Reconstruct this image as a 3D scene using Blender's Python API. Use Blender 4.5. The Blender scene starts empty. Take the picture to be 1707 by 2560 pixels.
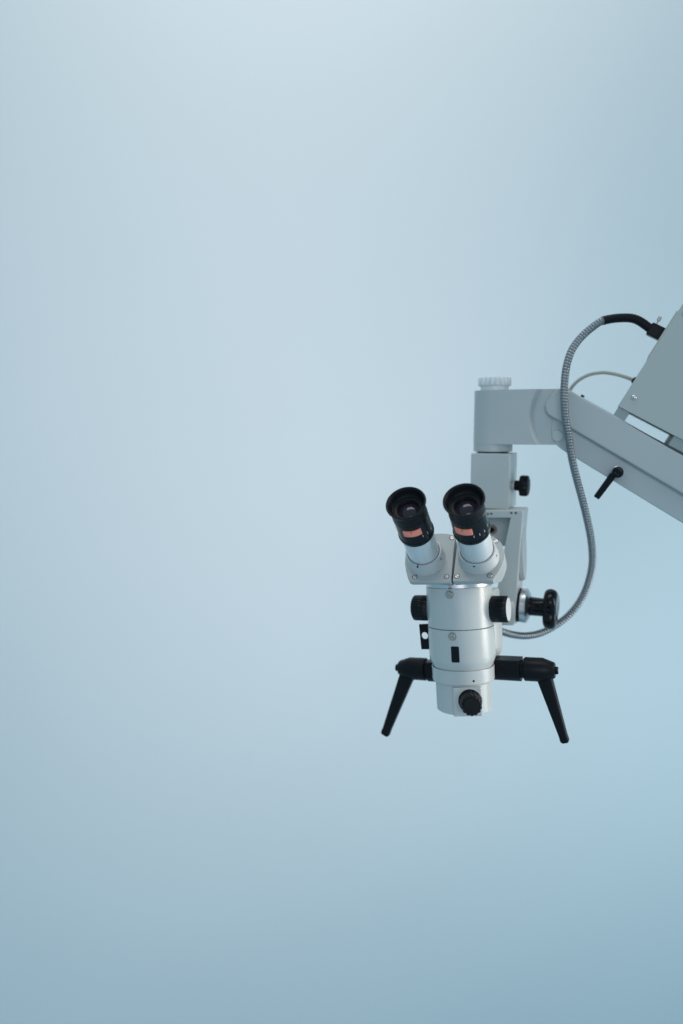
import bpy, bmesh, math
from mathutils import Vector, Matrix

R = math.radians
scn = bpy.context.scene
col = scn.collection

# ------------------------------------------------------------------ camera
F, CX, CY = 1707.0, 853.5, 1280.0          # focal length and centre in photo pixels
CAM_Z, PITCH = 1.80, 7.0
cd = bpy.data.cameras.new('camera')
cam = bpy.data.objects.new('camera', cd)
col.objects.link(cam)
cam.location = (0, 0, CAM_Z)
cam.rotation_euler = (R(90 - PITCH), 0, 0)
cd.sensor_fit = 'AUTO'
cd.sensor_width = 36.0
cd.lens = 24.0
cd.clip_start, cd.clip_end = 0.02, 100
cd.dof.use_dof = True
cd.dof.focus_distance = 0.735
cd.dof.aperture_fstop = 1.9
cd.dof.aperture_blades = 9
scn.camera = cam
MC = Matrix.Translation((0, 0, CAM_Z)) @ Matrix.Rotation(R(90 - PITCH), 4, 'X')

# ------------------------------------------------------------------ world, lamps, exposure
w = bpy.data.worlds.new('World')
scn.world = w
w.use_nodes = True
bg = w.node_tree.nodes['Background']
bg.inputs[0].default_value = (0.246, 0.445, 0.568, 1)
bg.inputs[1].default_value = 1.0

def area(name, loc, target, sx, sy, power, colour, spread=180):
    d = bpy.data.lights.new(name, 'AREA')
    d.shape = 'RECTANGLE'
    d.size, d.size_y = sx, sy
    d.energy = power
    d.color = colour
    d.spread = R(spread)
    o = bpy.data.objects.new(name, d)
    col.objects.link(o)
    o.location = loc
    o.rotation_euler = (Vector(target) - Vector(loc)).to_track_quat('-Z', 'Y').to_euler()
    return o

LAMPS = [
    # name, location, target, size, power, colour, spread
    ('right_window_light', (1.75, 0.36, 2.00), (0.20, 0.70, 1.66), (0.7, 1.5), 8.000, (1.000, 0.890, 0.805), 75),
    ('low_cool_fill', (1.55, 0.75, 1.15), (0.35, 1.75, 1.20), (0.6, 0.9), 2.910, (0.753, 0.942, 1.000), 120),  # added cool fill for the dim right side of the wall
    ('ceiling_light', (-0.05, 0.70, 3.60), (-0.10, 1.75, 2.10), (1.6, 0.8), 15.000, (1.000, 0.913, 0.847), 180),
    ('wall_fill', (-0.15, -1.60, 2.30), (-0.10, 1.75, 1.25), (1.2, 1.2), 1.950, (1.000, 0.877, 0.938), 56),  # added frontal fill to brighten the middle of the wall
]
for n_, l_, t_, s_, p_, c_, a_ in LAMPS:
    area(n_, l_, t_, s_[0], s_[1], p_, c_, a_)

scn.view_settings.view_transform = 'Standard'
scn.view_settings.look = 'None'
scn.view_settings.exposure = 0.0
scn.view_settings.gamma = 1.0
scn.view_settings.use_curve_mapping = False
scn.cycles.max_bounces = 8

# ------------------------------------------------------------------ materials
def mat(name, rgb, rough=0.4, metal=0.0, coat=0.0, noise=0.05, nscale=60.0, bump=0.0, bscale=900.0, aniso=None, spec=0.5):
    m = bpy.data.materials.new(name)
    m.use_nodes = True
    nt = m.node_tree
    b = nt.nodes['Principled BSDF']
    b.inputs['Metallic'].default_value = metal
    b.inputs['Coat Weight'].default_value = coat
    b.inputs['Coat Roughness'].default_value = 0.15
    b.inputs['Specular IOR Level'].default_value = spec
    tc = nt.nodes.new('ShaderNodeTexCoord')
    n = nt.nodes.new('ShaderNodeTexNoise')
    n.inputs['Scale'].default_value = nscale
    n.inputs['Detail'].default_value = 6
    if aniso:
        mp = nt.nodes.new('ShaderNodeMapping')
        mp.inputs['Scale'].default_value = aniso
        nt.links.new(tc.outputs['Object'], mp.inputs[0])
        nt.links.new(mp.outputs[0], n.inputs['Vector'])
    else:
        nt.links.new(tc.outputs['Object'], n.inputs['Vector'])
    mr = nt.nodes.new('ShaderNodeMapRange')
    mr.inputs[1].default_value, mr.inputs[2].default_value = 0.3, 0.7
    mr.inputs[3].default_value, mr.inputs[4].default_value = 1 - noise, 1 + noise
    nt.links.new(n.outputs[0], mr.inputs[0])
    mx = nt.nodes.new('ShaderNodeMix')
    mx.data_type = 'RGBA'
    mx.blend_type = 'MULTIPLY'
    mx.inputs[0].default_value = 1.0
    mx.inputs[6].default_value = (*rgb, 1)
    nt.links.new(mr.outputs[0], mx.inputs[7])
    nt.links.new(mx.outputs[2], b.inputs['Base Color'])
    m2 = nt.nodes.new('ShaderNodeMapRange')
    m2.inputs[1].default_value, m2.inputs[2].default_value = 0.3, 0.7
    m2.inputs[3].default_value, m2.inputs[4].default_value = rough * 0.88, min(1, rough * 1.14)
    nt.links.new(n.outputs[0], m2.inputs[0])
    nt.links.new(m2.outputs[0], b.inputs['Roughness'])
    if bump:
        n2 = nt.nodes.new('ShaderNodeTexNoise')
        n2.inputs['Scale'].default_value = bscale
        n2.inputs['Detail'].default_value = 3
        nt.links.new(tc.outputs['Object'], n2.inputs['Vector'])
        bp = nt.nodes.new('ShaderNodeBump')
        bp.inputs['Strength'].default_value = bump
        bp.inputs['Distance'].default_value = 0.0004
        nt.links.new(n2.outputs[0], bp.inputs['Height'])
        nt.links.new(bp.outputs[0], b.inputs['Normal'])
    return m

M = {
    'wall': mat('wall_paint', (0.72, 0.735, 0.74), 0.75, noise=0.012, nscale=1.3, bump=0.15, bscale=220),
    'paint': mat('light_grey_paint', (0.44, 0.465, 0.45), 0.33, noise=0.025, nscale=25, bump=0.06, bscale=1400),
    'plate': mat('shaded_grey_paint', (0.335, 0.365, 0.36), 0.40, noise=0.03, nscale=18, bump=0.08, bscale=1200),  # same paint as satin_grey_paint, with shade put into the colour for the housings
    'body': mat('enamelled_grey_paint', (0.43, 0.46, 0.45), 0.25, coat=0.1, noise=0.02, nscale=25, bump=0.04, bscale=1400),
    'paint2': mat('satin_grey_paint', (0.40, 0.43, 0.425), 0.42, noise=0.03, nscale=18, bump=0.08, bscale=1200),
    'box': mat('powder_coated_grey', (0.40, 0.43, 0.405), 0.5, noise=0.03, nscale=22, bump=0.18, bscale=1100),
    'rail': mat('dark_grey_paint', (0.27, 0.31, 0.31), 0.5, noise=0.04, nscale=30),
    'groove': mat('dark_joint', (0.05, 0.06, 0.062), 0.7, noise=0.1),
    'black': mat('black_plastic', (0.006, 0.007, 0.009), 0.36, noise=0.12, nscale=90, bump=0.10, bscale=1600, spec=0.13),
    'gloss': mat('glossy_black_plastic', (0.004, 0.005, 0.007), 0.16, noise=0.1, nscale=80, spec=0.20),
    'rubber': mat('black_rubber', (0.007, 0.008, 0.010), 0.40, noise=0.12, nscale=120, bump=0.06, spec=0.14),
    'matt': mat('matt_black', (0.004, 0.004, 0.005), 0.7, noise=0.1, spec=0.25),
    'alu': mat('satin_aluminium', (0.62, 0.65, 0.66), 0.36, metal=0.4, noise=0.03, nscale=14, aniso=(1, 1, 60)),
    'steel': mat('bright_steel', (0.60, 0.61, 0.62), 0.30, metal=1.0, noise=0.05, nscale=40),
    'screw': mat('screw_metal', (0.44, 0.42, 0.39), 0.36, metal=1.0, noise=0.12, nscale=400),
    'hose': mat('hose_metal', (0.25, 0.27, 0.285), 0.42, metal=1.0, noise=0.10, nscale=300),
    'cord': mat('beige_cord', (0.36, 0.37, 0.31), 0.5, noise=0.05),
    'brown': mat('brown_halo', (0.20, 0.16, 0.13), 0.5, noise=0.1),
    'orange': mat('orange_plastic', (0.86, 0.26, 0.18), 0.25, noise=0.06, nscale=200),
    'white': mat('white_plastic', (0.55, 0.57, 0.57), 0.35, noise=0.03),
    'pale': mat('pale_plastic', (0.66, 0.68, 0.68), 0.35, noise=0.03),
    'lens': mat('coated_lens', (0.020, 0.015, 0.024), 0.04, coat=0.0, noise=0.02, spec=0.42),
}

# ------------------------------------------------------------------ object helpers
WM = {}          # world matrix of each object made here

def frame(o, x, z):
    x = Vector(x).normalized(); z = Vector(z).normalized()
    y = z.cross(x).normalized(); x = y.cross(z)
    return Matrix(((x.x, y.x, z.x, o[0]), (x.y, y.y, z.y, o[1]), (x.z, y.z, z.z, o[2]), (0, 0, 0, 1)))

def place(o, world, parent):
    WM[o.name] = world.copy()
    if parent:
        o.parent = parent
        o.matrix_basis = WM[parent.name].inverted() @ world
    else:
        o.matrix_basis = world

def thing(name, label, cat, world):
    o = bpy.data.objects.new(name, None)
    o.empty_display_size = 0.02
    col.objects.link(o)
    o['label'] = label; o['category'] = cat
    place(o, world, None)
    return o

def obj(name, bm, m, parent, world, bevel=0.0, seg=3, sharp=32, label=None):
    """bm is in millimetres in the frame `world`."""
    bmesh.ops.scale(bm, vec=(0.001,) * 3, verts=bm.verts)
    bmesh.ops.recalc_face_normals(bm, faces=bm.faces)
    me = bpy.data.meshes.new(name)
    bm.to_mesh(me); bm.free()
    for p in me.polygons: p.use_smooth = True
    me.set_sharp_from_angle(angle=R(sharp))
    me.materials.append(M[m])
    o = bpy.data.objects.new(name, me)
    col.objects.link(o)
    place(o, world, parent)
    if label: o['label'] = label
    if bevel:
        b = o.modifiers.new('bevel', 'BEVEL')
        b.width = bevel * 0.001; b.segments = seg
        b.limit_method = 'ANGLE'; b.angle_limit = R(28)
        b.harden_normals = True
    return o

def cut(o, cutter_bm, world):
    """boolean difference, applied at once; the cutter is removed."""
    c = obj('cutter', cutter_bm, 'groove', None, world)
    md = o.modifiers.new('cut', 'BOOLEAN'); md.object = c; md.operation = 'DIFFERENCE'; md.solver = 'EXACT'
    while o.modifiers.find('cut') > 0: o.modifiers.move(o.modifiers.find('cut'), o.modifiers.find('cut') - 1)
    others = [m for m in o.modifiers if m.name != 'cut']
    for m in others: m.show_viewport = False
    bpy.context.view_layer.update()
    me = bpy.data.meshes.new_from_object(o.evaluated_get(bpy.context.evaluated_depsgraph_get()))
    for m in others: m.show_viewport = True
    o.modifiers.remove(md)
    o.data = me
    for p in me.polygons: p.use_smooth = True
    me.set_sharp_from_angle(angle=R(32))
    bpy.data.objects.remove(c)

def C(px, py, d):
    return MC @ Vector(((px - CX) / F * d, (CY - py) / F * d, -d))

def ray(px, py, W):
    Wi = W.inverted()
    o = Wi @ MC.translation
    p = Wi @ C(px, py, 1.0)
    return o * 1000, (p - o).normalized()

def on_z(px, py, W, z=0.0):
    """photo pixel -> local mm on the plane z of frame W"""
    o, d = ray(px, py, W)
    return o + d * ((z - o.z) / d.z)

def on_y(px, py, W, y=0.0):
    o, d = ray(px, py, W)
    return o + d * ((y - o.y) / d.y)

def on_cyl(px, py, W, r):
    o, d = ray(px, py, W)
    a = d.x ** 2 + d.y ** 2; b = 2 * (o.x * d.x + o.y * d.y); c = o.x ** 2 + o.y ** 2 - r * r
    q = b * b - 4 * a * c
    t = (-b - math.sqrt(max(q, 0))) / (2 * a)
    p = o + d * t
    return p, math.atan2(p.y, p.x)

# ------------------------------------------------------------------ shapes (mm)
def lathe(prof, seg=72, bm=None, mod=None, a0=0.0, a1=None):
    """prof: (radius, z) from one end to the other; mod(angle, radius, z) -> radius."""
    bm = bm or bmesh.new()
    full = a1 is None
    n = seg if full else seg + 1
    rings = []
    for r, z in prof:
        if r < 1e-6:
            rings.append([bm.verts.new((0, 0, z))])
        else:
            row = []
            for i in range(n):
                a = a0 + (2 * math.pi if full else (a1 - a0)) * i / seg
                rr = mod(a, r, z) if mod else r
                row.append(bm.verts.new((rr * math.cos(a), rr * math.sin(a), z)))
            rings.append(row)
    for A, B in zip(rings, rings[1:]):
        m = n if full else n - 1
        for i in range(m):
            j = (i + 1) % n
            if len(A) == 1 and len(B) == 1: continue
            if len(A) == 1: bm.faces.new((A[0], B[j], B[i]))
            elif len(B) == 1: bm.faces.new((A[i], A[j], B[0]))
            else: bm.faces.new((A[i], A[j], B[j], B[i]))
    if not full:
        for k in (0, -1):
            vs = [rg[k] if len(rg) > 1 else rg[0] for rg in rings]
            try: bm.faces.new(vs)
            except ValueError: pass
    return bm

def rod(r, z0, z1, seg=48, ch=0.4, bm=None, mod=None):
    return lathe([(0, z0), (r - ch, z0), (r, z0 + ch), (r, z1 - ch), (r - ch, z1), (0, z1)], seg, bm, mod)

def prism(poly, z0, z1, bm=None, taper=1.0):
    bm = bm or bmesh.new()
    cx = sum(p[0] for p in poly) / len(poly); cy = sum(p[1] for p in poly) / len(poly)
    A = [bm.verts.new((p[0], p[1], z0)) for p in poly]
    B = [bm.verts.new((cx + (p[0] - cx) * taper, cy + (p[1] - cy) * taper, z1)) for p in poly]
    bm.faces.new(A); bm.faces.new(list(reversed(B)))
    n = len(poly)
    for i in range(n):
        j = (i + 1) % n
        bm.faces.new((A[i], A[j], B[j], B[i]))
    return bm

def prism_y(poly, y0, y1, bm=None):
    """poly in (x, z), extruded along y"""
    bm = bm or bmesh.new()
    A = [bm.verts.new((p[0], y0, p[1])) for p in poly]
    B = [bm.verts.new((p[0], y1, p[1])) for p in poly]
    bm.faces.new(A); bm.faces.new(list(reversed(B)))
    n = len(poly)
    for i in range(n):
        j = (i + 1) % n
        bm.faces.new((A[i], A[j], B[j], B[i]))
    return bm

def box(x0, x1, y0, y1, z0, z1, bm=None):
    return prism([(x0, y0), (x1, y0), (x1, y1), (x0, y1)], z0, z1, bm)

def smooth_poly(pts, n=6):
    """closed Catmull-Rom through 2D points"""
    out = []
    k = len(pts)
    for i in range(k):
        p0, p1, p2, p3 = (Vector(pts[(i + j - 1) % k]) for j in range(4))
        for t in range(n):
            t /= n
            out.append(0.5 * ((2 * p1) + (p2 - p0) * t + (2 * p0 - 5 * p1 + 4 * p2 - p3) * t * t + (3 * p1 - p0 - 3 * p2 + p3) * t ** 3))
    return [(v.x, v.y) for v in out]

def curve_pts(pts, step):
    """open Catmull-Rom through 3D points, resampled at `step`"""
    P = [Vector(p) for p in pts]
    P = [P[0] * 2 - P[1]] + P + [P[-1] * 2 - P[-2]]
    fine = []
    for i in range(1, len(P) - 2):
        p0, p1, p2, p3 = P[i - 1:i + 3]
        for t in range(40):
            t /= 40
            fine.append(0.5 * ((2 * p1) + (p2 - p0) * t + (2 * p0 - 5 * p1 + 4 * p2 - p3) * t * t + (3 * p1 - p0 - 3 * p2 + p3) * t ** 3))
    fine.append(P[-2])
    out, acc = [fine[0]], 0.0
    for a, b in zip(fine, fine[1:]):
        L = (b - a).length
        while acc + L >= step:
            a = a + (b - a) * ((step - acc) / L)
            L = (b - a).length
            acc = 0.0
            out.append(a.copy())
        acc += L
    return out

def sweep(path, rad, seg=16, bm=None, caps=True):
    bm = bm or bmesh.new()
    T = [(path[min(i + 1, len(path) - 1)] - path[max(i - 1, 0)]).normalized() for i in range(len(path))]
    n = T[0].orthogonal().normalized()
    rows = []
    for i, p in enumerate(path):
        n = (n - T[i] * n.dot(T[i])).normalized()
        b = T[i].cross(n)
        r = rad(i) if callable(rad) else rad
        rows.append([bm.verts.new(p + (n * math.cos(2 * math.pi * k / seg) + b * math.sin(2 * math.pi * k / seg)) * r) for k in range(seg)])
    for A, B in zip(rows, rows[1:]):
        for k in range(seg):
            bm.faces.new((A[k], A[(k + 1) % seg], B[(k + 1) % seg], B[k]))
    if caps:
        bm.faces.new(rows[0]); bm.faces.new(rows[-1])
    return bm

def shell(r0, r1, a0, a1, z0, z1, n=10, bm=None):
    """curved patch of a tube wall"""
    bm = bm or bmesh.new()
    g = []
    for i in range(n + 1):
        a = a0 + (a1 - a0) * i / n
        g.append([bm.verts.new((r * math.cos(a), r * math.sin(a), z)) for r, z in ((r0, z0), (r1, z0), (r1, z1), (r0, z1))])
    for A, B in zip(g, g[1:]):
        for k in range(4):
            bm.faces.new((A[k], A[(k + 1) % 4], B[(k + 1) % 4], B[k]))
    bm.faces.new(g[0]); bm.faces.new(g[-1])
    return bm

def turned(W, p, zdir, xdir=(1, 0, 0)):
    """frame at local point p (mm) of W with its z along local direction zdir"""
    z = (W.to_3x3() @ Vector(zdir)).normalized()
    x = W.to_3x3() @ Vector(xdir)
    if abs(x.normalized().dot(z)) > 0.95: x = W.to_3x3() @ Vector((0, 0, 1))
    return frame(W @ (Vector(p) * 0.001), x, z)

def slotted_screw(name, parent, W, r, h, slot_angle, ring=True, m='screw', depth=0.5):
    """screw head on the xy plane of W with a real slot"""
    o = obj(name, lathe([(0, -1), (r, -1), (r, h - 0.35), (r - 0.35, h), (0, h)], 32), m, parent, W)
    c, s = math.cos(slot_angle), math.sin(slot_angle)
    hw, L = r * 0.17, r * 1.3
    poly = [(c * L - s * hw, s * L + c * hw), (-c * L - s * hw, -s * L + c * hw), (-c * L + s * hw, -s * L - c * hw), (c * L + s * hw, s * L - c * hw)]
    cut(o, prism(poly, h - depth * r, h + 2), W)
    if ring:
        obj('countersink', lathe([(r + 0.02, -0.8), (r + 0.02, 0.06), (r + 0.55, 0.06), (r + 0.55, -0.8)], 32), 'groove', o, W)
    return o

def ribs(n, depth, sharp=1.0):
    def f(a, r, z):
        s = 0.5 + 0.5 * math.cos(a * n)
        return r - depth * (1 - s ** sharp)
    return f

# ================================================================== THE SETTING
wall_bm = box(-4200, 4200, 0, 120, -2000, 4600)
bmesh.ops.translate(wall_bm, verts=wall_bm.verts, vec=(0, 1750, 0))
wall = obj('wall', wall_bm, 'wall', None, Matrix.Identity(4))
wall['kind'] = 'structure'; wall['label'] = 'plain pale blue painted wall behind the microscope'; wall['category'] = 'wall'

# ================================================================== MICROSCOPE HEAD
ROLL, YAW = R(2.8), R(25.0)
c3 = MC.to_3x3()
r0 = Vector((math.cos(ROLL), math.sin(ROLL), 0)); f0 = Vector((0, 0, 1)); up = Vector((-math.sin(ROLL), math.cos(ROLL), 0))
def head_frame(yaw, origin):
    x = r0 * math.cos(yaw) + f0 * math.sin(yaw)
    return frame(origin, c3 @ x, c3 @ up)
HO = C(1150.6, 1562, 0.776)
H = head_frame(YAW, HO)                      # x to the knob on the right, y to the back, z up
scope = thing('operating_microscope', 'light grey operating microscope head with twin black eyepieces and two black handles', 'microscope', H)

up_body = obj('magnification_changer', lathe([(0, 0.35), (36.6, 0.35), (37.1, 0.8), (37.1, 44.9), (36.7, 45.2), (0, 45.2)], 128), 'body', scope, H)
low_prof = [(0, -52), (31.5, -52), (32.5, -47.5), (33.5, -44.6), (35.0, -41.0), (36.2, -38.0), (36.9, -35.5), (37.1, -32), (37.1, -0.8), (36.6, -0.35), (0, -0.35)]
low_body = obj('lower_body', lathe(low_prof, 128), 'body', scope, H, sharp=25)
obj('joint', lathe([(0, -0.4), (36.5, -0.4), (36.5, 0.4), (0, 0.4)], 96), 'groove', scope, H)
# silver clamping ring with a notch at the front
na = -math.pi / 2
ring_bm = lathe([(34.5, 45.6), (36.9, 45.6), (37.2, 45.9), (37.2, 49.8), (36.7, 50.3), (34.5, 50.3), (34.5, 45.6)], 120, None, None, na + R(3.6), na + 2 * math.pi - R(1.8))
obj('clamping_ring', ring_bm, 'steel', scope, H)
obj('ring_seat', lathe([(0, 45.0), (36.3, 45.0), (36.3, 50.2), (33.5, 50.4), (33.5, 57), (0, 57)], 96), 'paint2', scope, H)
nb = box(-1.6, 1.6, -37.5, -36, 45.55, 46.2)
obj('ring_gap', nb, 'groove', scope, H)

def thumb_screw(px, py, sl):
    p, a = on_cyl(px, py, H, 39.5)
    W = turned(H, (37.0 * math.cos(a), 37.0 * math.sin(a), p.z), (math.cos(a), math.sin(a), 0), (0, 0, 1))
    s = obj('locking_screw', lathe([(0, -2), (3.5, -2), (3.5, 2.9), (3.2, 3.2), (0, 3.2)], 40), 'screw', scope, W)
    sx, sy = math.cos(sl), math.sin(sl)
    hw, L = 0.75, 6
    cut(s, prism([(sx * L - sy * hw, sy * L + sx * hw), (-sx * L - sy * hw, -sy * L + sx * hw), (-sx * L + sy * hw, -sy * L - sx * hw), (sx * L + sy * hw, sy * L - sx * hw)], 1.9, 6), W)
    obj('screw_seat', lathe([(3.55, -1.6), (4.6, -1.6), (4.9, -0.02), (4.6, 0.25), (3.55, 0.25)], 40), 'rail', s, W)
thumb_screw(1121, 1487, R(62)); thumb_screw(1128.5, 1592, R(68))

# black label plate on the lower body
p, a = on_cyl(1136.6, 1636.5, H, 37.3)
def rrect(w_, h_, r_, n=5):
    out = []
    for cx, cy, s in ((w_ / 2 - r_, h_ / 2 - r_, 0), (-w_ / 2 + r_, h_ / 2 - r_, 90), (-w_ / 2 + r_, -h_ / 2 + r_, 180), (w_ / 2 - r_, -h_ / 2 + r_, 270)):
        for i in range(n + 1):
            t = R(s + 90 * i / n)
            out.append((cx + r_ * math.cos(t), cy + r_ * math.sin(t)))
    return out
W = turned(H, (36.95 * math.cos(a), 36.95 * math.sin(a), p.z), (math.cos(a), math.sin(a), 0), (-math.sin(a), math.cos(a), 0))
obj('indicator_window', prism(rrect(8.2, 16.8, 1.0), -1.2, 0.65), 'gloss', scope, W, bevel=0.25)
obj('window_bezel', prism(rrect(9.0, 17.6, 1.3), -1.2, 0.25), 'groove', scope, W)

# magnification knobs
for sgn in (1, -1):
    W = turned(H, (0, 0, 18.6), (sgn, 0, 0), (0, 0, 1))
    k = obj('magnification_knob', lathe([(0, 30), (10, 30), (10, 36.2), (14.2, 36.6), (14.75, 37.4), (14.75, 53.2), (14.2, 54.2), (13.2, 54.6), (0, 54.6)], 240, None, lambda a, r, z: r - (0.55 * (0.5 + 0.5 * math.cos(a * 26)) ** 3 if r > 13.8 else 0)), 'gloss', scope, W, sharp=40)
    obj('end_cap', lathe([(0, 54), (12.6, 54), (12.9, 54.8), (12.6, 55.1), (0, 55.3)], 64), 'white' if sgn > 0 else 'gloss', k, W)
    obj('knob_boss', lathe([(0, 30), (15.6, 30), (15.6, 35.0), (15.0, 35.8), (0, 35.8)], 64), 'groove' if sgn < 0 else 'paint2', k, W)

# filter slider tab with a hole
pts = [on_y(980 + x * 0.2168, 1430 + y * 0.2168, H, 2.0) for x, y in ((308, 602), (408, 595), (420, 888), (335, 890))]
xs = [(p.x, p.z) for p in pts]
tab_poly = [xs[0], (xs[1][0] + 12, xs[1][1] + 0.6), (xs[2][0] + 12, xs[2][1] + 0.3), xs[3]]
tab = obj('filter_slider', prism_y(tab_poly, 0.8, 3.2), 'black', scope, H)
hc = on_y(980 + 373 * 0.2168, 1430 + 733 * 0.2168, H, 2.0)
cut(tab, rod(4.05, -10, 10), turned(H, (hc.x, 2, hc.z), (0, 1, 0)))

# collar and objective
obj('collar_gap', lathe([(31.8, -48), (34.2, -48), (34.2, -46.2), (31.8, -46.2), (31.8, -48)], 96), 'matt', scope, H)
col_prof = [(34.1, -50), (34.1, -45.8), (34.3, -45.3), (34.7, -45.3), (34.95, -45.8), (34.9, -59.6), (34.2, -61.0), (31.0, -62.4), (0, -62.4), (0, -50)]
collar = obj('clamp_collar', lathe(col_prof, 128), 'body', scope, H, sharp=25)
p, a = on_cyl(1070 + 983 * 0.1148, 1640 + 548 * 0.1148, H, 34.9)
obj('set_screw', rod(1.25, -2, 0.12, 20, 0.1), 'matt', collar, turned(H, (34.9 * math.cos(a), 34.9 * math.sin(a), p.z), (math.cos(a), math.sin(a), 0)))
OH = head_frame(R(5.6), HO)
objective = obj('objective_housing', lathe([(0, -90), (27, -90), (27, -94.2), (30.6, -94.2), (31.4, -93.4), (31.4, -62.2), (0, -62.2)], 128), 'body', scope, OH)
obj('objective_lens', lathe([(0, -92.5), (12, -92), (24, -90.6), (27.2, -89.8), (27.2, -89), (0, -89)], 64), 'lens', objective, OH)
bx = [on_y(1070 + x * 0.1148, 1640 + y * 0.1148, OH, -32.3) for x, y in ((522, 700), (1158, 690))]
blk = [(bx[0].x, -22), (bx[0].x, -31.3), (bx[0].x + 1.2, -32.3), (bx[1].x - 1.2, -32.3), (bx[1].x, -31.3), (bx[1].x, -22)]
obj('focus_block', prism(blk, -94.6, bx[0].z), 'body', objective, OH, bevel=0.7)
kp = on_y(1070 + 905 * 0.1148, 1640 + 985 * 0.1148, OH, -34)
W = turned(OH, (kp.x, -32.0, kp.z), (0, -1, 0), (1, 0, 0))
kn = obj('fine_focus_knob', lathe([(0, 0.1), (12.6, 0.1), (12.6, 1.6), (11.9, 2.4), (11.4, 11), (11.2, 19.2), (10.6, 20.4), (9.3, 21.0), (8.8, 20.6), (0, 20.6)], 216, None, lambda a, r, z: r - (0.95 * (0.5 + 0.5 * math.cos(a * 14)) ** 2 if (r > 10.4 and z > 1.9) else 0)), 'rubber', scope, W, sharp=45)
obj('knob_cap', lathe([(0, 20.4), (8.6, 20.4), (8.4, 20.95), (0, 21.25)], 64), 'rubber', kn, W)
obj('knob_seat', lathe([(12.7, -0.5), (13.6, -0.5), (13.6, 0.35), (12.7, 0.5)], 64), 'paint2', kn, W)

# rear mount behind the body
RW = Matrix.Translation((H.to_3x3() @ Vector((0, 0.045, 0)))) @ H
obj('rear_housing', lathe([(0, -44), (29, -44), (33, -41), (35.2, -36), (36, -30), (36, -3), (34.5, -1.2), (0, -1.2)], 96), 'paint', scope, RW, sharp=28)
obj('tilt_block', box(-22, 30, 20, 74, -1.0, 34), 'paint2', scope, H, bevel=3)

# handles on a rod behind the collar
HY = 36.0
def handle(sgn):
    px = (1393.5, 1676.5) if sgn > 0 else (988.5, 1669)
    e = on_y(px[0], px[1], H, HY)
    W = turned(H, (0, HY, e.z if sgn > 0 else e.z), (sgn, 0, 0), (0, 0, 1))
    hx = lambda x: abs(on_y(x, 1672, H, HY).x)
    def X(x): return hx(x)
    if sgn > 0:
        xb, xc, xd, xe, xm0, xm1 = X(1310), X(1356), X(1386), X(1394), 18, X(1302)
    else:
        xb, xc, xd, xe, xm0, xm1 = X(1065), X(1023.6), X(997.5), X(989), 18, X(1070)
    hnd = obj('handle', lathe([(0, xb), (12.6, xb), (13.5, xb + 0.9), (13.5, xc), (9.2, xd - 1.2), (8.2, xd), (0, xd)], 64), 'black', scope, W, sharp=25)
    obj('release_button', lathe([(0, xd - 2), (4.3, xd - 2), (4.3, xe - 0.7), (3.8, xe), (2.6, xe), (2.2, xe - 0.5), (0, xe - 0.5)], 32), 'black', hnd, W)
    obj('button_core', lathe([(0, xe - 2), (2.3, xe - 2), (2.2, xe + 0.35), (0, xe + 0.5)], 24), 'steel', hnd, W)
    obj('neck', rod(10.6, xm1 - 1, xb + 1, 48), 'black', hnd, W)
    # mount block: flat top and front, rounded below (section in local x = up, y)
    r_ = 14.2
    sec = [(11.6, -r_ + 1.5), (11.6, r_ - 1.5), (10.1, r_)] + [(r_ * math.cos(t), r_ * math.sin(t)) for t in [R(90 + 180 * i / 14) for i in range(1, 14)]] + [(10.1, -r_)]
    if sgn < 0: sec = [(x, -y) for x, y in reversed(sec)]
    obj('handle_mount', prism(sec, xm0, xm1), 'black', hnd, W, bevel=0.7)
    # lever: tapered bar
    if sgn > 0:
        top, bot, wt, wb = (1357, 1685), (1412.5, 1857), 17.5, 9.4
    else:
        top, bot, wt, wb = (1020.5, 1679), (960.5, 1838), 18.5, 10.6
    T = on_y(top[0], top[1], H, HY); B = on_y(bot[0], bot[1], H, HY)
    L = (B - T).length
    LW = turned(H, T, (B - T).normalized(), (0, 1, 0))     # z down the lever, x to the back
    bm = bmesh.new()
    rows = []
    for s in (0, 0.25, 0.5, 0.75, 0.90, 0.93, 0.955, 0.975, 0.992, 1.0):
        k = (wt + (wb - wt) * min(s / 0.9, 1)) / 2
        d = (6.2 + (4.4 - 6.2) * s)
        if 0.92 < s < 0.97: k *= 1.05
        if s > 0.98: k *= 0.80; d *= 0.8
        if s == 1.0: k *= 0.72; d *= 0.7
        row = []
        for i in range(28):
            t = 2 * math.pi * i / 28
            cx_, cy_ = math.cos(t), math.sin(t)
            e_ = 0.42
            row.append(bm.verts.new((d * math.copysign(abs(cx_) ** e_, cx_), k * math.copysign(abs(cy_) ** e_, cy_), s * L)))
        rows.append(row)
    for A, Bv in zip(rows, rows[1:]):
        for i in range(28):
            bm.faces.new((A[i], A[(i + 1) % 28], Bv[(i + 1) % 28], Bv[i]))
    bm.faces.new(rows[0]); bm.faces.new(rows[-1])
    obj('lever', bm, 'black', hnd, LW, sharp=35)
handle(1); handle(-1)

# ------------------------------------------------------------------ binocular tube
EPS, TYAW = R(52.0), R(19.5)
t_cam = up * math.cos(EPS) + (-r0 * math.sin(TYAW) + f0 * math.cos(TYAW)) * math.sin(EPS)
tw = c3 @ t_cam                                           # tube direction in the world
xw = c3 @ (r0 * math.cos(TYAW) + f0 * math.sin(TYAW))
PL = frame(C(1100, 1453, 0.733), xw, tw)                  # sloping front plate of the binocular housing
bino = obj('tube_mount', lathe([(0, 50.6), (30, 50.6), (30, 58), (0, 58)], 64), 'groove', scope, H)

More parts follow.
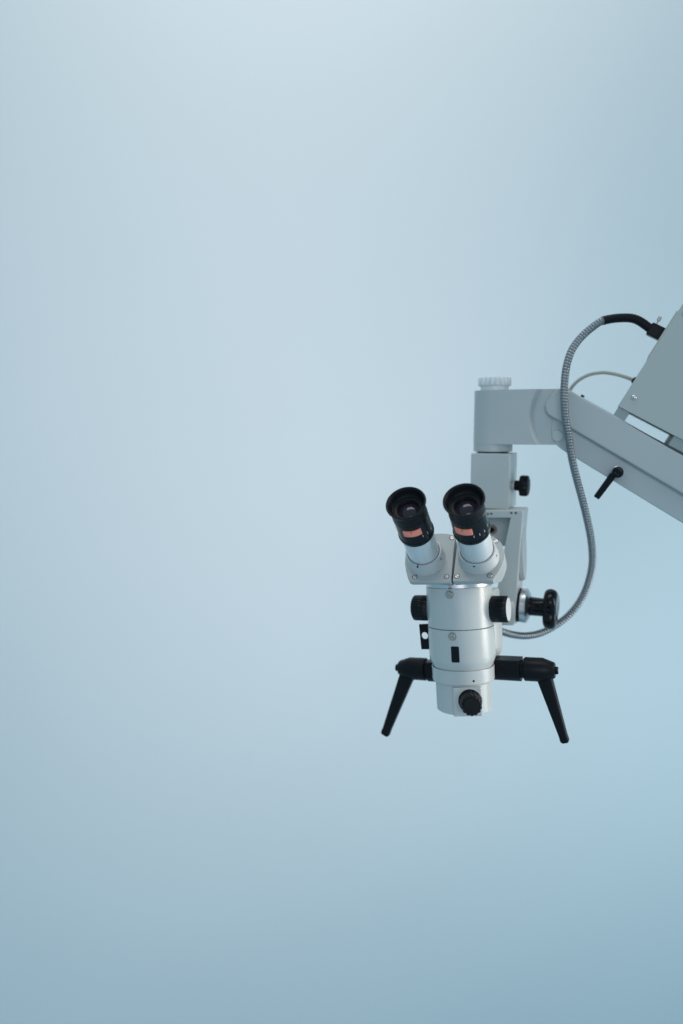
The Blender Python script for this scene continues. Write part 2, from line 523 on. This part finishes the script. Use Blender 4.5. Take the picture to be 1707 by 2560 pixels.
def half(pts, depth=21.0):
    poly = [on_z(1000 + x * 0.1786, 1320 + y * 0.1786, PL) for x, y in pts]
    bm = prism([(p.x, p.y) for p in poly], -depth, 0)
    # trim what would sink into the clamping ring
    no = PL.to_3x3().inverted() @ (H.to_3x3() @ Vector((0, 0, 1)))
    co = PL.inverted() @ (H @ Vector((0, 0, 0.0512))) * 1000
    g = bmesh.ops.bisect_plane(bm, geom=bm.verts[:] + bm.edges[:] + bm.faces[:], plane_co=co, plane_no=-no, clear_outer=True)
    es = [e for e in g['geom_cut'] if isinstance(e, bmesh.types.BMEdge)]
    if es: bmesh.ops.edgeloop_fill(bm, edges=es)
    return bm

left_pts = [(763, 108), (707, 752), (695, 757), (162, 757), (128, 735), (102, 700), (75, 600), (60, 500), (62, 420), (80, 340), (120, 260), (190, 180), (290, 118), (400, 88), (500, 76), (600, 74), (700, 86)]
right_pts = [(797, 186), (729, 742), (738, 748), (1294, 741), (1302, 715), (1365, 625), (1425, 515), (1453, 420), (1455, 350), (1440, 280), (1405, 205), (1350, 150), (1285, 112), (1190, 84), (1080, 74), (960, 88), (870, 122)]
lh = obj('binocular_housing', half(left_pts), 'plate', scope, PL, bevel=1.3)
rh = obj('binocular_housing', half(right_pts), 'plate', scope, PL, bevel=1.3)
for par, sc in ((lh, ((720, 138, 12), (200, 685, 12), (643, 678, 80))), (rh, ((790, 675, -42), (1248, 665, -40), (1334, 182, -55)))):
    for x, y, sa in sc:
        p = on_z(1000 + x * 0.1786, 1320 + y * 0.1786, PL)
        slotted_screw('screw', par, turned(PL, p, (0, 0, 1)), 2.5, 0.4, R(sa), True, 'screw', 0.5)

COLH = 15.5
def tube(px, ticks, slider, dots, par):
    p = on_z(px[0], px[1], PL, COLH)
    W = turned(PL, (p.x, p.y, COLH), (0, 0, 1))           # z along the tube, 0 at the collar rim
    obj('tube_collar', lathe([(0, -COLH - 2), (21.9, -COLH - 2), (21.9, -COLH + 0.6), (21.2, -COLH + 1.4), (20.2, -1.0), (19.6, 0), (17.9, 0), (17.9, -1.5), (0, -1.5)], 96), 'paint2', par, W, sharp=40)
    obj('collar_gap', lathe([(17.1, -1.4), (17.9, -1.4), (17.9, -0.5), (17.1, -0.5)], 64), 'groove', par, W)
    e = obj('eyepiece', lathe([(0, -1.3), (17.15, -1.3), (17.15, 33.5), (16.6, 35.5), (0, 35.5)], 96), 'alu', scope, W)
    obj('sleeve_joint', lathe([(0, 33), (17.0, 33), (17.0, 36.2), (0, 36.2)], 64), 'matt', e, W)
    obj('dioptre_ring', lathe([(0, 34.2), (17.2, 34.2), (18.9, 35.6), (19.15, 37.2), (19.0, 39.4), (18.35, 40.1), (18.2, 40.8), (18.3, 68.0), (17.9, 68.5), (0, 68.5)], 96), 'gloss', e, W, sharp=25)
    cup = [(0, 67.8), (17.7, 67.8), (18.1, 68.8), (18.2, 70.2), (17.9, 77.5), (17.9, 80.4), (18.4, 82.2), (19.6, 84.0), (20.4, 85.0), (20.7, 85.7), (20.5, 86.4), (19.9, 86.7), (18.9, 86.5), (18.3, 85.8), (17.3, 82.6), (15.9, 78.2), (15.5, 77.9), (14.9, 77.8), (14.6, 77.6), (14.2, 76.6), (11.8, 76.3), (11.3, 76.0), (11.1, 75.0), (10.2, 74.2), (10.0, 72.8), (0, 72.8)]
    obj('eyecup', lathe(cup, 96), 'rubber', e, W, sharp=40)
    obj('lens', lathe([(0, 76.2), (2, 76.08), (4, 75.7), (6, 75.05), (8, 74.1), (9.2, 73.4), (9.9, 72.9), (9.9, 72.5), (0, 72.5)], 64), 'lens', e, W, sharp=50)
    for x, y in ticks:
        q, a = on_cyl(x, y, W, 18.3)
        obj('scale_mark', shell(18.0, 18.42, a - R(0.9), a + R(0.9), q.z - 1.7, q.z + 1.7, 2), 'white', e, W)
    (xl, yl), (xr, yr), hz = slider
    ql, al = on_cyl(xl, yl, W, 19.2); qr, ar = on_cyl(xr, yr, W, 19.2)
    z = (ql.z + qr.z) / 2
    s = obj('orange_scale_tab', shell(18.0, 19.6, al, ar, z - hz / 2, z + hz / 2, 16), 'orange', e, W, bevel=0.35)
    for i in range(4):
        aa = al + (ar - al) * (0.10 + 0.055 * i)
        obj('grip_rib', shell(19.4, 19.85, aa - R(0.6), aa + R(0.6), z - hz / 2 + 0.4, z - hz / 2 + 3.4, 2), 'orange', s, W)
    am = al + (ar - al) * 0.47
    obj('index_mark', shell(19.4, 19.68, am - R(2.0), am + R(2.0), z + hz / 2 - 1.7, z + hz / 2 - 0.5, 3), 'matt', s, W)
    for x, y in dots:
        q, a = on_cyl(1000 + x * 0.1786, 1320 + y * 0.1786, W, 21)
        obj('set_screw', rod(0.95, -3, 0.1, 16, 0.1), 'matt', par, turned(W, (20.75 * math.cos(a), 20.75 * math.sin(a), q.z), (math.cos(a), math.sin(a), 0)))
tube((1057, 1378), ((1056, 1340), (1067.6, 1331.6), (1075.8, 1321)), ((1007.5, 1336), (1052, 1326), 8.6), ((235, 553), (570, 433)), lh)
tube((1190.5, 1374), ((1183.9, 1341.8), (1198, 1336), (1210, 1327.5), (1217, 1313)), ((1136.5, 1326), (1179.5, 1328), 8.8), ((1027, 546), (1348, 390)), rh)

# ================================================================== CARRIER BRACKET
BY = R(24)
bxv = Vector((math.cos(BY), -math.sin(BY), 0)); upv = Vector((0, 0, 1))
B = frame(C(1262, 1514, 0.848), bxv, upv)                # front face of the leg is the plane y = 0
br = thing('microscope_bracket', 'light grey angled bracket with large black star knob carrying the microscope head', 'bracket', B)
g6 = lambda x, y: (1200 + x * 0.1913, 1240 + y * 0.1913)
def bpoly(pts, y=0.0, conv=g6):
    out = []
    for q in pts:
        p = on_y(*conv(*q), B, y)
        out.append((p.x, p.z))
    return out
leg = obj('bracket_leg', prism_y(bpoly([(-190, 190), (530, 190), (546, 196), (553, 212), (515, 640), (478, 1180), (452, 1560), (440, 1670), (428, 1692), (230, 1692), (208, 1660), (206, 1285), (236, 1110), (320, 640), (392, 284), (-190, 284)]), 0, 42), 'paint', br, B, bevel=1.2)
back = obj('recess_plate', prism_y(bpoly([(-170, 270), (400, 270), (335, 655), (-170, 655)], 30), 30, 46), 'paint2', br, B)
kq = on_y(*g6(150, 440), B, 30)
W = turned(B, (kq.x, 30, kq.z), (0, -1, 0))
rk = obj('recess_knob', lathe([(0, -0.5), (3.2, -0.5), (3.2, 3.6), (2.6, 4.2), (0, 4.4)], 40), 'black', br, W)
obj('knob_halo', lathe([(3.25, -0.5), (6.4, -0.5), (6.2, 0.9), (3.25, 1.2)], 40), 'brown', rk, W)  # brown ring paints the soft halo of reflection around the knob
for x, y in ((95, 236), (140, 232), (402, 222), (460, 222)):
    q = on_y(*g6(x, y), B, 0)
    obj('cap_screw', rod(1.5, -2, 0.15, 20, 0.1), 'groove', leg, turned(B, (q.x, 0, q.z), (0, -1, 0)))
# oval cover on the outer side of the leg
sx = on_y(*g6(508, 720), B, 0)
W = turned(B, (sx.x + 0.4, 21, sx.z), (1, 0, 0.055), (0, 0, 1))
ov = [(42 * math.cos(2 * math.pi * i / 48), 15 * math.sin(2 * math.pi * i / 48)) for i in range(48)]
obj('side_cover', prism(ov, -3, 2.6, taper=0.94), 'paint2', leg, W, bevel=0.8)
# tilt clamp with star knob
JY = 22.0
JZ = on_y(*g6(560, 1430), B, JY).z
jx = lambda x: on_y(*g6(x, 1430), B, JY).x
J = turned(B, (0, JY, JZ), (1, 0, 0), (0, 0, 1))
a0, a1_, a2, a3, a4, a5 = jx(440), jx(492), jx(538), jx(608), jx(645), jx(840)
obj('joint_flange', lathe([(0, a0 - 20), (24, a0 - 20), (24, a1_ - 3), (22.6, a1_ - 0.4), (0, a1_ - 0.4)], 72), 'paint', br, J)
clamp = obj('tilt_clamp', lathe([(0, a1_ - 0.5), (21, a1_ - 0.5), (21, a2 - 0.3), (0, a2 - 0.3)], 72), 'matt', br, J)
obj('clamp_ring', lathe([(0, a2 - 0.3), (21.2, a2 - 0.3), (21.7, a2 + 0.3), (21.7, a3), (15.5, a4), (0, a4)], 72), 'steel', clamp, J)
star = obj('star_knob', lathe([(0, a4 - 0.5), (11.4, a4 - 0.5), (11.8, a4 + 0.3), (11.2, a5), (0, a5)], 64), 'gloss', br, J)
def lobes(a, r, z):
    return r * (1 - 0.26 * (0.5 - 0.5 * math.cos(3 * (a + R(-35)))) ** 2.2) if r > 10 else r
sp = []
for i in range(15):
    t = math.pi * i / 14
    sp.append((26.6 - 7.0 + 7.0 * math.sin(t) if 0 < i < 14 else 26.6 - 7.0, a5 + 7.4 - 7.9 * math.cos(t)))
obj('star_grip', lathe([(0, sp[0][1])] + sp + [(0, sp[-1][1] - 1.2)], 180, None, lobes), 'gloss', star, J, sharp=60)

# coupling box above
CYO = 14.0
g4 = lambda x, y: (1160 + x * 0.1913, 920 + y * 0.1913)
cb = bpoly([(84, 1124), (590, 1112), (572, 1846), (68, 1846)], CYO, g4)
zt = (cb[0][1] + cb[1][1]) / 2
zb = cb[2][1] - 0.6
cw = (cb[0][0], cb[1][0])
coupling = obj('coupling_box', prism_y([(cw[0], zt), (cw[1], zt), (cb[2][0] + 0.3, zb), (cw[0], zb)], CYO, CYO + 53), 'paint', br, B, bevel=1.0)
KY = CYO + 26
kz = on_y(*g4(720, 1537), B, KY).z
kx = lambda x: on_y(*g4(x, 1537), B, KY).x
W = turned(B, (0, KY, kz), (1, 0, 0), (0, 0, 1))
k0, k1, k2, k3 = kx(600), kx(652), kx(722), kx(848)
ck = obj('clamp_knob', lathe([(0, k1), (5.6, k1), (6.6, k1 + 1), (6.6, k2), (12.6, k2 + 0.4), (13.5, k2 + 2), (13.5, k3 - 3.2), (12.6, k3 - 1.4), (9, k3 - 0.2), (0, k3)], 96, None, lambda a, r, z: r - (0.9 * (0.5 + 0.5 * math.cos(8 * a)) ** 2 if r > 12 else 0)), 'black', br, W, sharp=35)
obj('knob_shaft', rod(6.2, cw[1] - 4, k1 + 0.5, 40), 'paint', ck, W)

# ================================================================== SUSPENSION ARM
AY = R(22)
axv = Vector((math.cos(AY), -math.sin(AY), 0))
RC = 24.6
# pivot axis: centre of the coupling box
pc = B @ (Vector(((cw[0] + cw[1]) / 2, CYO + 26.5, zt)) * 0.001)
A = frame(pc, axv, upv)
# line the pivot up with the photograph sideways
q = on_y(1231, 1112, A, 0)
A = frame(A @ (Vector((q.x, 0, 0)) * 0.001), axv, upv)
arm = thing('suspension_arm', 'light grey suspension arm with elbow housing above the microscope, sloping out to the right', 'arm', A)
FY = -RC
def apoly(pts, y=FY):
    return [(v.x, v.z) for v in (on_y(x, y_, A, y) for x, y_ in pts)]
ztop = on_y(1231, 974.5, A, FY).z
zbot = on_y(1290, 1111.5, A, FY).z
zcyl = 1.2
xend = on_y(1420, 1000, A, FY).x
plan = [(RC * math.cos(R(90 + 180 * i / 40)), RC * math.sin(R(90 + 180 * i / 40))) for i in range(41)] + [(xend, -RC), (xend, RC)]
elbow = obj('elbow_housing', prism(plan, zbot, ztop), 'paint2', arm, A, bevel=1.5)
obj('pivot_sleeve', lathe([(0, zbot + 3), (RC - 0.25, zbot + 3), (RC - 0.25, zcyl + 1.6), (RC - 1.2, zcyl + 0.6), (0, zcyl + 0.6)], 96), 'paint2', elbow, A)
obj('pivot_bearing', lathe([(0, -1), (RC - 5, -1), (RC - 5, zcyl + 1), (0, zcyl + 1)], 64), 'groove', elbow, A)
# circular relief where the beam swings
ca = apoly([(1355, 970.7), (1332, 1040), (1352, 1108)])
(x1, y1), (x2, y2), (x3, y3) = ca
dd = 2 * (x1 * (y2 - y3) + x2 * (y3 - y1) + x3 * (y1 - y2))
ux = ((x1 ** 2 + y1 ** 2) * (y2 - y3) + (x2 ** 2 + y2 ** 2) * (y3 - y1) + (x3 ** 2 + y3 ** 2) * (y1 - y2)) / dd
uz = ((x1 ** 2 + y1 ** 2) * (x3 - x2) + (x2 ** 2 + y2 ** 2) * (x1 - x3) + (x3 ** 2 + y3 ** 2) * (x2 - x1)) / dd
rr = math.hypot(x1 - ux, y1 - uz)
for s in (-1, 1):
    cut(elbow, lathe([(0, -5.6), (rr, -5.6), (rr + 9, 4), (rr + 9, 8), (0, 8)], 128), turned(A, (ux, s * RC, uz), (0, s, 0)))
# sloping beam: upper cover and lower bar, traced on the front plane
UPY = FY - 1.5
upper = obj('beam_cover', prism_y(apoly([(1388, 973), (1398, 969.5), (1428, 978.5), (1536, 1038), (1707, 1137), (2400, 1537), (2400, 1648), (1707, 1236.5), (1428, 1072.6), (1403, 1056), (1385, 1047), (1370, 1038.6), (1363, 1029), (1361, 1016), (1364, 1006), (1372, 994)], UPY), UPY, RC - 0.5), 'paint2', arm, A, bevel=2.6, seg=4)
LOY = FY + 4.0
lower = obj('beam_bar', prism_y(apoly([(1380, 1045), (1403, 1048), (1428, 1062), (1707, 1226), (2400, 1636), (2400, 1730), (1659, 1280), (1435, 1143.5), (1415, 1132), (1399, 1121), (1388, 1111), (1378, 1095), (1376, 1075)], LOY), LOY, RC - 4), 'paint2', arm, A, bevel=1.6)
obj('groove_shade', prism_y(apoly([(1404, 1052), (1428, 1066), (2400, 1644), (2400, 1657), (1428, 1077.5), (1404, 1063)], LOY - 0.6), LOY - 0.6, LOY + 2), 'rail', upper, A)  # dark strip painting the shade in the beam groove
pq = on_y(1393, 1090, A, LOY)
obj('pivot_cap', lathe([(0, -3), (6.6, -3), (6.6, 1.3), (6.0, 1.9), (0, 2.1)], 48), 'paint', lower, turned(A, (pq.x, LOY, pq.z), (0, -1, 0)))
# white ribbed cap on top of the elbow
kt = on_y(1229, 943, A, -12).z
W = turned(A, (0, 0, 0), (0, 0, 1))
cap = obj('elbow_cap', lathe([(0, ztop - 1), (17.2, ztop - 1), (17.2, kt - 11.2), (19.6, kt - 10.2), (20.4, kt - 9.4), (20.4, kt - 0.8), (19.6, kt), (0, kt)], 192, None, lambda a, r, z: r - (2.3 * (0.5 + 0.5 * math.cos(18 * a)) ** 2 if r > 19 else 0)), 'pale', arm, W, sharp=40)
# small clip on the beam
cq = on_y(1455, 990, A, 0)
obj('cable_clip', rod(2.2, -4, 1.4, 20), 'groove', upper, turned(A, cq, (0.48, 0, 0.88)))
# clamp lever
lq = on_y(1543, 1179, A, LOY); le = on_y(1489, 1245, A, LOY - 12)
W = turned(A, (lq.x, LOY, lq.z), (0, -1, 0))
cl = obj('clamp_lever', lathe([(0, 2), (6.4, 2), (6.4, 15), (5.6, 16), (3.0, 16.2), (2.4, 15.6), (0, 15.6)], 40), 'gloss', arm, W)
obj('washer', lathe([(0, -1), (6.9, -1), (6.9, 1.8), (6.3, 2.2), (0, 2.2)], 40), 'steel', cl, W)
hq = on_y(1537, 1180, A, LOY - 11)
dv = Vector((le.x - hq.x, 0, le.z - hq.z)); LL = dv.length
LW = turned(A, (hq.x, LOY - 10.5, hq.z), dv.normalized(), (0, 1, 0))
obj('lever_bar', prism([(-3, -4.1), (3, -4.1), (3, 4.1), (-3, 4.1)], 3, LL, taper=0.86), 'gloss', cl, LW, bevel=1.2)

# ================================================================== LAMP HOUSING BOX
BXY = FY - 2.5
P0 = on_y(1543, 1015.5, A, BXY); P1 = on_y(1707, 757, A, BXY); P2 = on_y(1707, 1112, A, BXY)
vv = Vector((P1.x - P0.x, 0, P1.z - P0.z)).normalized()
uu = Vector((P2.x - P0.x, 0, P2.z - P0.z)).normalized()
rotA = A.to_3x3()
LB = frame(A @ (P0 * 0.001), rotA @ uu, rotA @ vv)       # x along the arm, y back, z up the box
lamp = thing('lamp_housing', 'large grey powder coated sheet metal box mounted on the sloping arm', 'lamp box', LB)
vskew = Vector((vv.dot(uu), 0))
BW, BH, BD = 210.0, 215.0, 96.0
obj('case', prism_y([(0, 0), (BW, 0), (BW, BH), (0, BH)], 0, BD), 'box', lamp, LB, bevel=0.9)
def lb(px, py, y=0.0): return on_y(px, py, LB, y)
def screw_dome(px, py):
    q = lb(px, py)
    s = obj('case_screw', lathe([(0, -1), (3.1, -1), (3.1, 0.5), (2.6, 1.3), (1.5, 1.9), (0, 2.1)], 32), 'steel', lamp, turned(LB, (q.x, 0, q.z), (0, -1, 0)))
    obj('screw_slot', box(-0.35, 0.35, -1.5, 1.5, 1.4, 2.16), 'groove', s, turned(LB, (q.x, 0, q.z), (0, -1, 0)))
screw_dome(1583, 994); screw_dome(1711, 784)
pa, pb = lb(1690, 775), lb(1619, 888)
obj('side_panel', box(-1.5, 0.5, 2.5, BD - 6, pb.z, pa.z), 'box', lamp, LB, bevel=0.3)
# feet and rail: the wall shows through the gap between them
f1, f2 = lb(1561, 1051.5), lb(1572, 1033)
g1, g2 = lb(1670, 1113), lb(1678, 1096.6)
zf = min(f1.z, g1.z)
obj('foot', box(1.0, (f1.x + f2.x) / 2, 2.0, BD - 8, zf, 0.2), 'rail', lamp, LB, bevel=0.6)
obj('foot', box((g1.x + g2.x) / 2, BW - 2, 2.0, BD - 8, zf, 0.2), 'rail', lamp, LB, bevel=0.6)
obj('mounting_rail', box(-0.5, BW - 1, 1.2, BD - 8, zf - 2.4, zf), 'groove', lamp, LB)

# ================================================================== CABLES
plug_y = 34.0
def gx(x, y): return (1540 + x * 0.1105, 740 + y * 0.1105)
pp = [lb(*gx(x, y), plug_y - 12) for x, y in ((805, 578), (1082, 716), (940, 945), (690, 828), (668, 790), (730, 660))]
zc = (pp[1].z + pp[2].z) / 2; zh = 7.3
xl = (pp[0].x + pp[3].x) / 2
hose_pts = [(1589.6, 799, 0.797), (1552.6, 794.7, 0.797), (1507, 801.6, 0.797), (1478.6, 819, 0.797), (1449, 846, 0.797), (1426.9, 878, 0.796), (1414.5, 917.6, 0.796), (1409.6, 962, 0.796), (1409.6, 1006, 0.796), (1413, 1050.7, 0.797), (1420.7, 1097.6, 0.798), (1428.5, 1147, 0.800), (1440, 1196, 0.804), (1454, 1248, 0.810), (1466.5, 1299, 0.818), (1476.5, 1352, 0.828), (1479.5, 1402.6, 0.840), (1472, 1447, 0.852), (1454.4, 1492.5, 0.862), (1425.7, 1532.7, 0.868), (1391, 1561, 0.870), (1353, 1581.5, 0.868), (1314.8, 1589.5, 0.862), (1280, 1586.5, 0.854), (1249.7, 1577.6, 0.847), (1222, 1566, 0.842)]
plug_w = LB @ (Vector((xl, plug_y, zc)) * 0.001)
pts = [plug_w + (LB.to_3x3() @ Vector((0.004, 0, 0)))] + [C(*h) for h in hose_pts]
HF = frame(plug_w, LB.to_3x3() @ Vector((1, 0, 0)), LB.to_3x3() @ Vector((0, 0, 1)))
guide = thing('light_guide_cable', 'silver ribbed gooseneck cable with black end looping down beside the arm', 'cable', HF)
hi = HF.inverted()
path = curve_pts([(hi @ p) * 1000 for p in pts], 0.85)
target = (hi @ C(1507, 801.6, .797)) * 1000
ib = min(range(len(path) // 2), key=lambda i: (path[i] - target).length)
RIB = (-0.3, 0.35, 0.55, 0.35)                               # one rib every four rings
obj('metal_hose', sweep(path[ib - 2:], lambda i: 4.05 + RIB[i % 4], 20), 'hose', guide, HF, sharp=60)
nb_ = ib + 2
obj('strain_relief', sweep(path[:nb_], lambda i: 4.95 + 0.5 * RIB[i % 4], 20), 'rubber', guide, HF, sharp=60)
plug = obj('plug', box(0, -xl + 0.5, -zh, zh, -zh, zh), 'black', guide, HF, bevel=1.6)
pin0 = lb(1642, 806, plug_y); pin1 = lb(1649.5, 792, plug_y)
PW = frame(LB @ (pin0 * 0.001), LB.to_3x3() @ Vector((0, 1, 0)), LB.to_3x3() @ (pin1 - pin0))
Lp = (pin1 - pin0).length
obj('thumb_pin', lathe([(0, -3), (1.0, -3), (1.0, Lp * 0.25), (2.0, Lp * 0.3), (2.0, Lp), (0, Lp)], 24), 'screw', guide, PW)

cordp = [(1583, 951, 'b'), (1577, 948), (1558, 941), (1540, 936), (1520, 932.5), (1503, 931.5), (1474, 936), (1446.6, 949.6), (1429, 967), (1421, 982), (1417, 996)]
gpt = LB @ (Vector((0.0, 40, lb(1582, 950, 40).z)) * 0.001)
dg = (MC.inverted() @ gpt).z * -1
CF = frame(gpt, LB.to_3x3() @ Vector((1, 0, 0)), LB.to_3x3() @ Vector((0, 0, 1)))
cord = thing('power_cord', 'thin beige cord arching from the grey box to the elbow housing', 'cord', CF)
ci = CF.inverted()
cp = [gpt + CF.to_3x3() @ Vector((0.003, 0, 0))]
tgt = 0.885
for i, c_ in enumerate(cordp[1:]):
    k = (i + 1) / (len(cordp) - 1)
    cp.append(C(c_[0], c_[1], dg + (tgt - dg) * k))
obj('cord_sheath', sweep(curve_pts([(ci @ p) * 1000 for p in cp], 1.5), 2.15, 16), 'cord', cord, CF, sharp=60)
obj('grommet', lathe([(0, -1), (4.6, -1), (4.2, 1.5), (2.4, 3.0), (0, 3.0)], 32), 'rubber', cord, turned(CF, (0, 0, 0), (-1, 0, 0)))
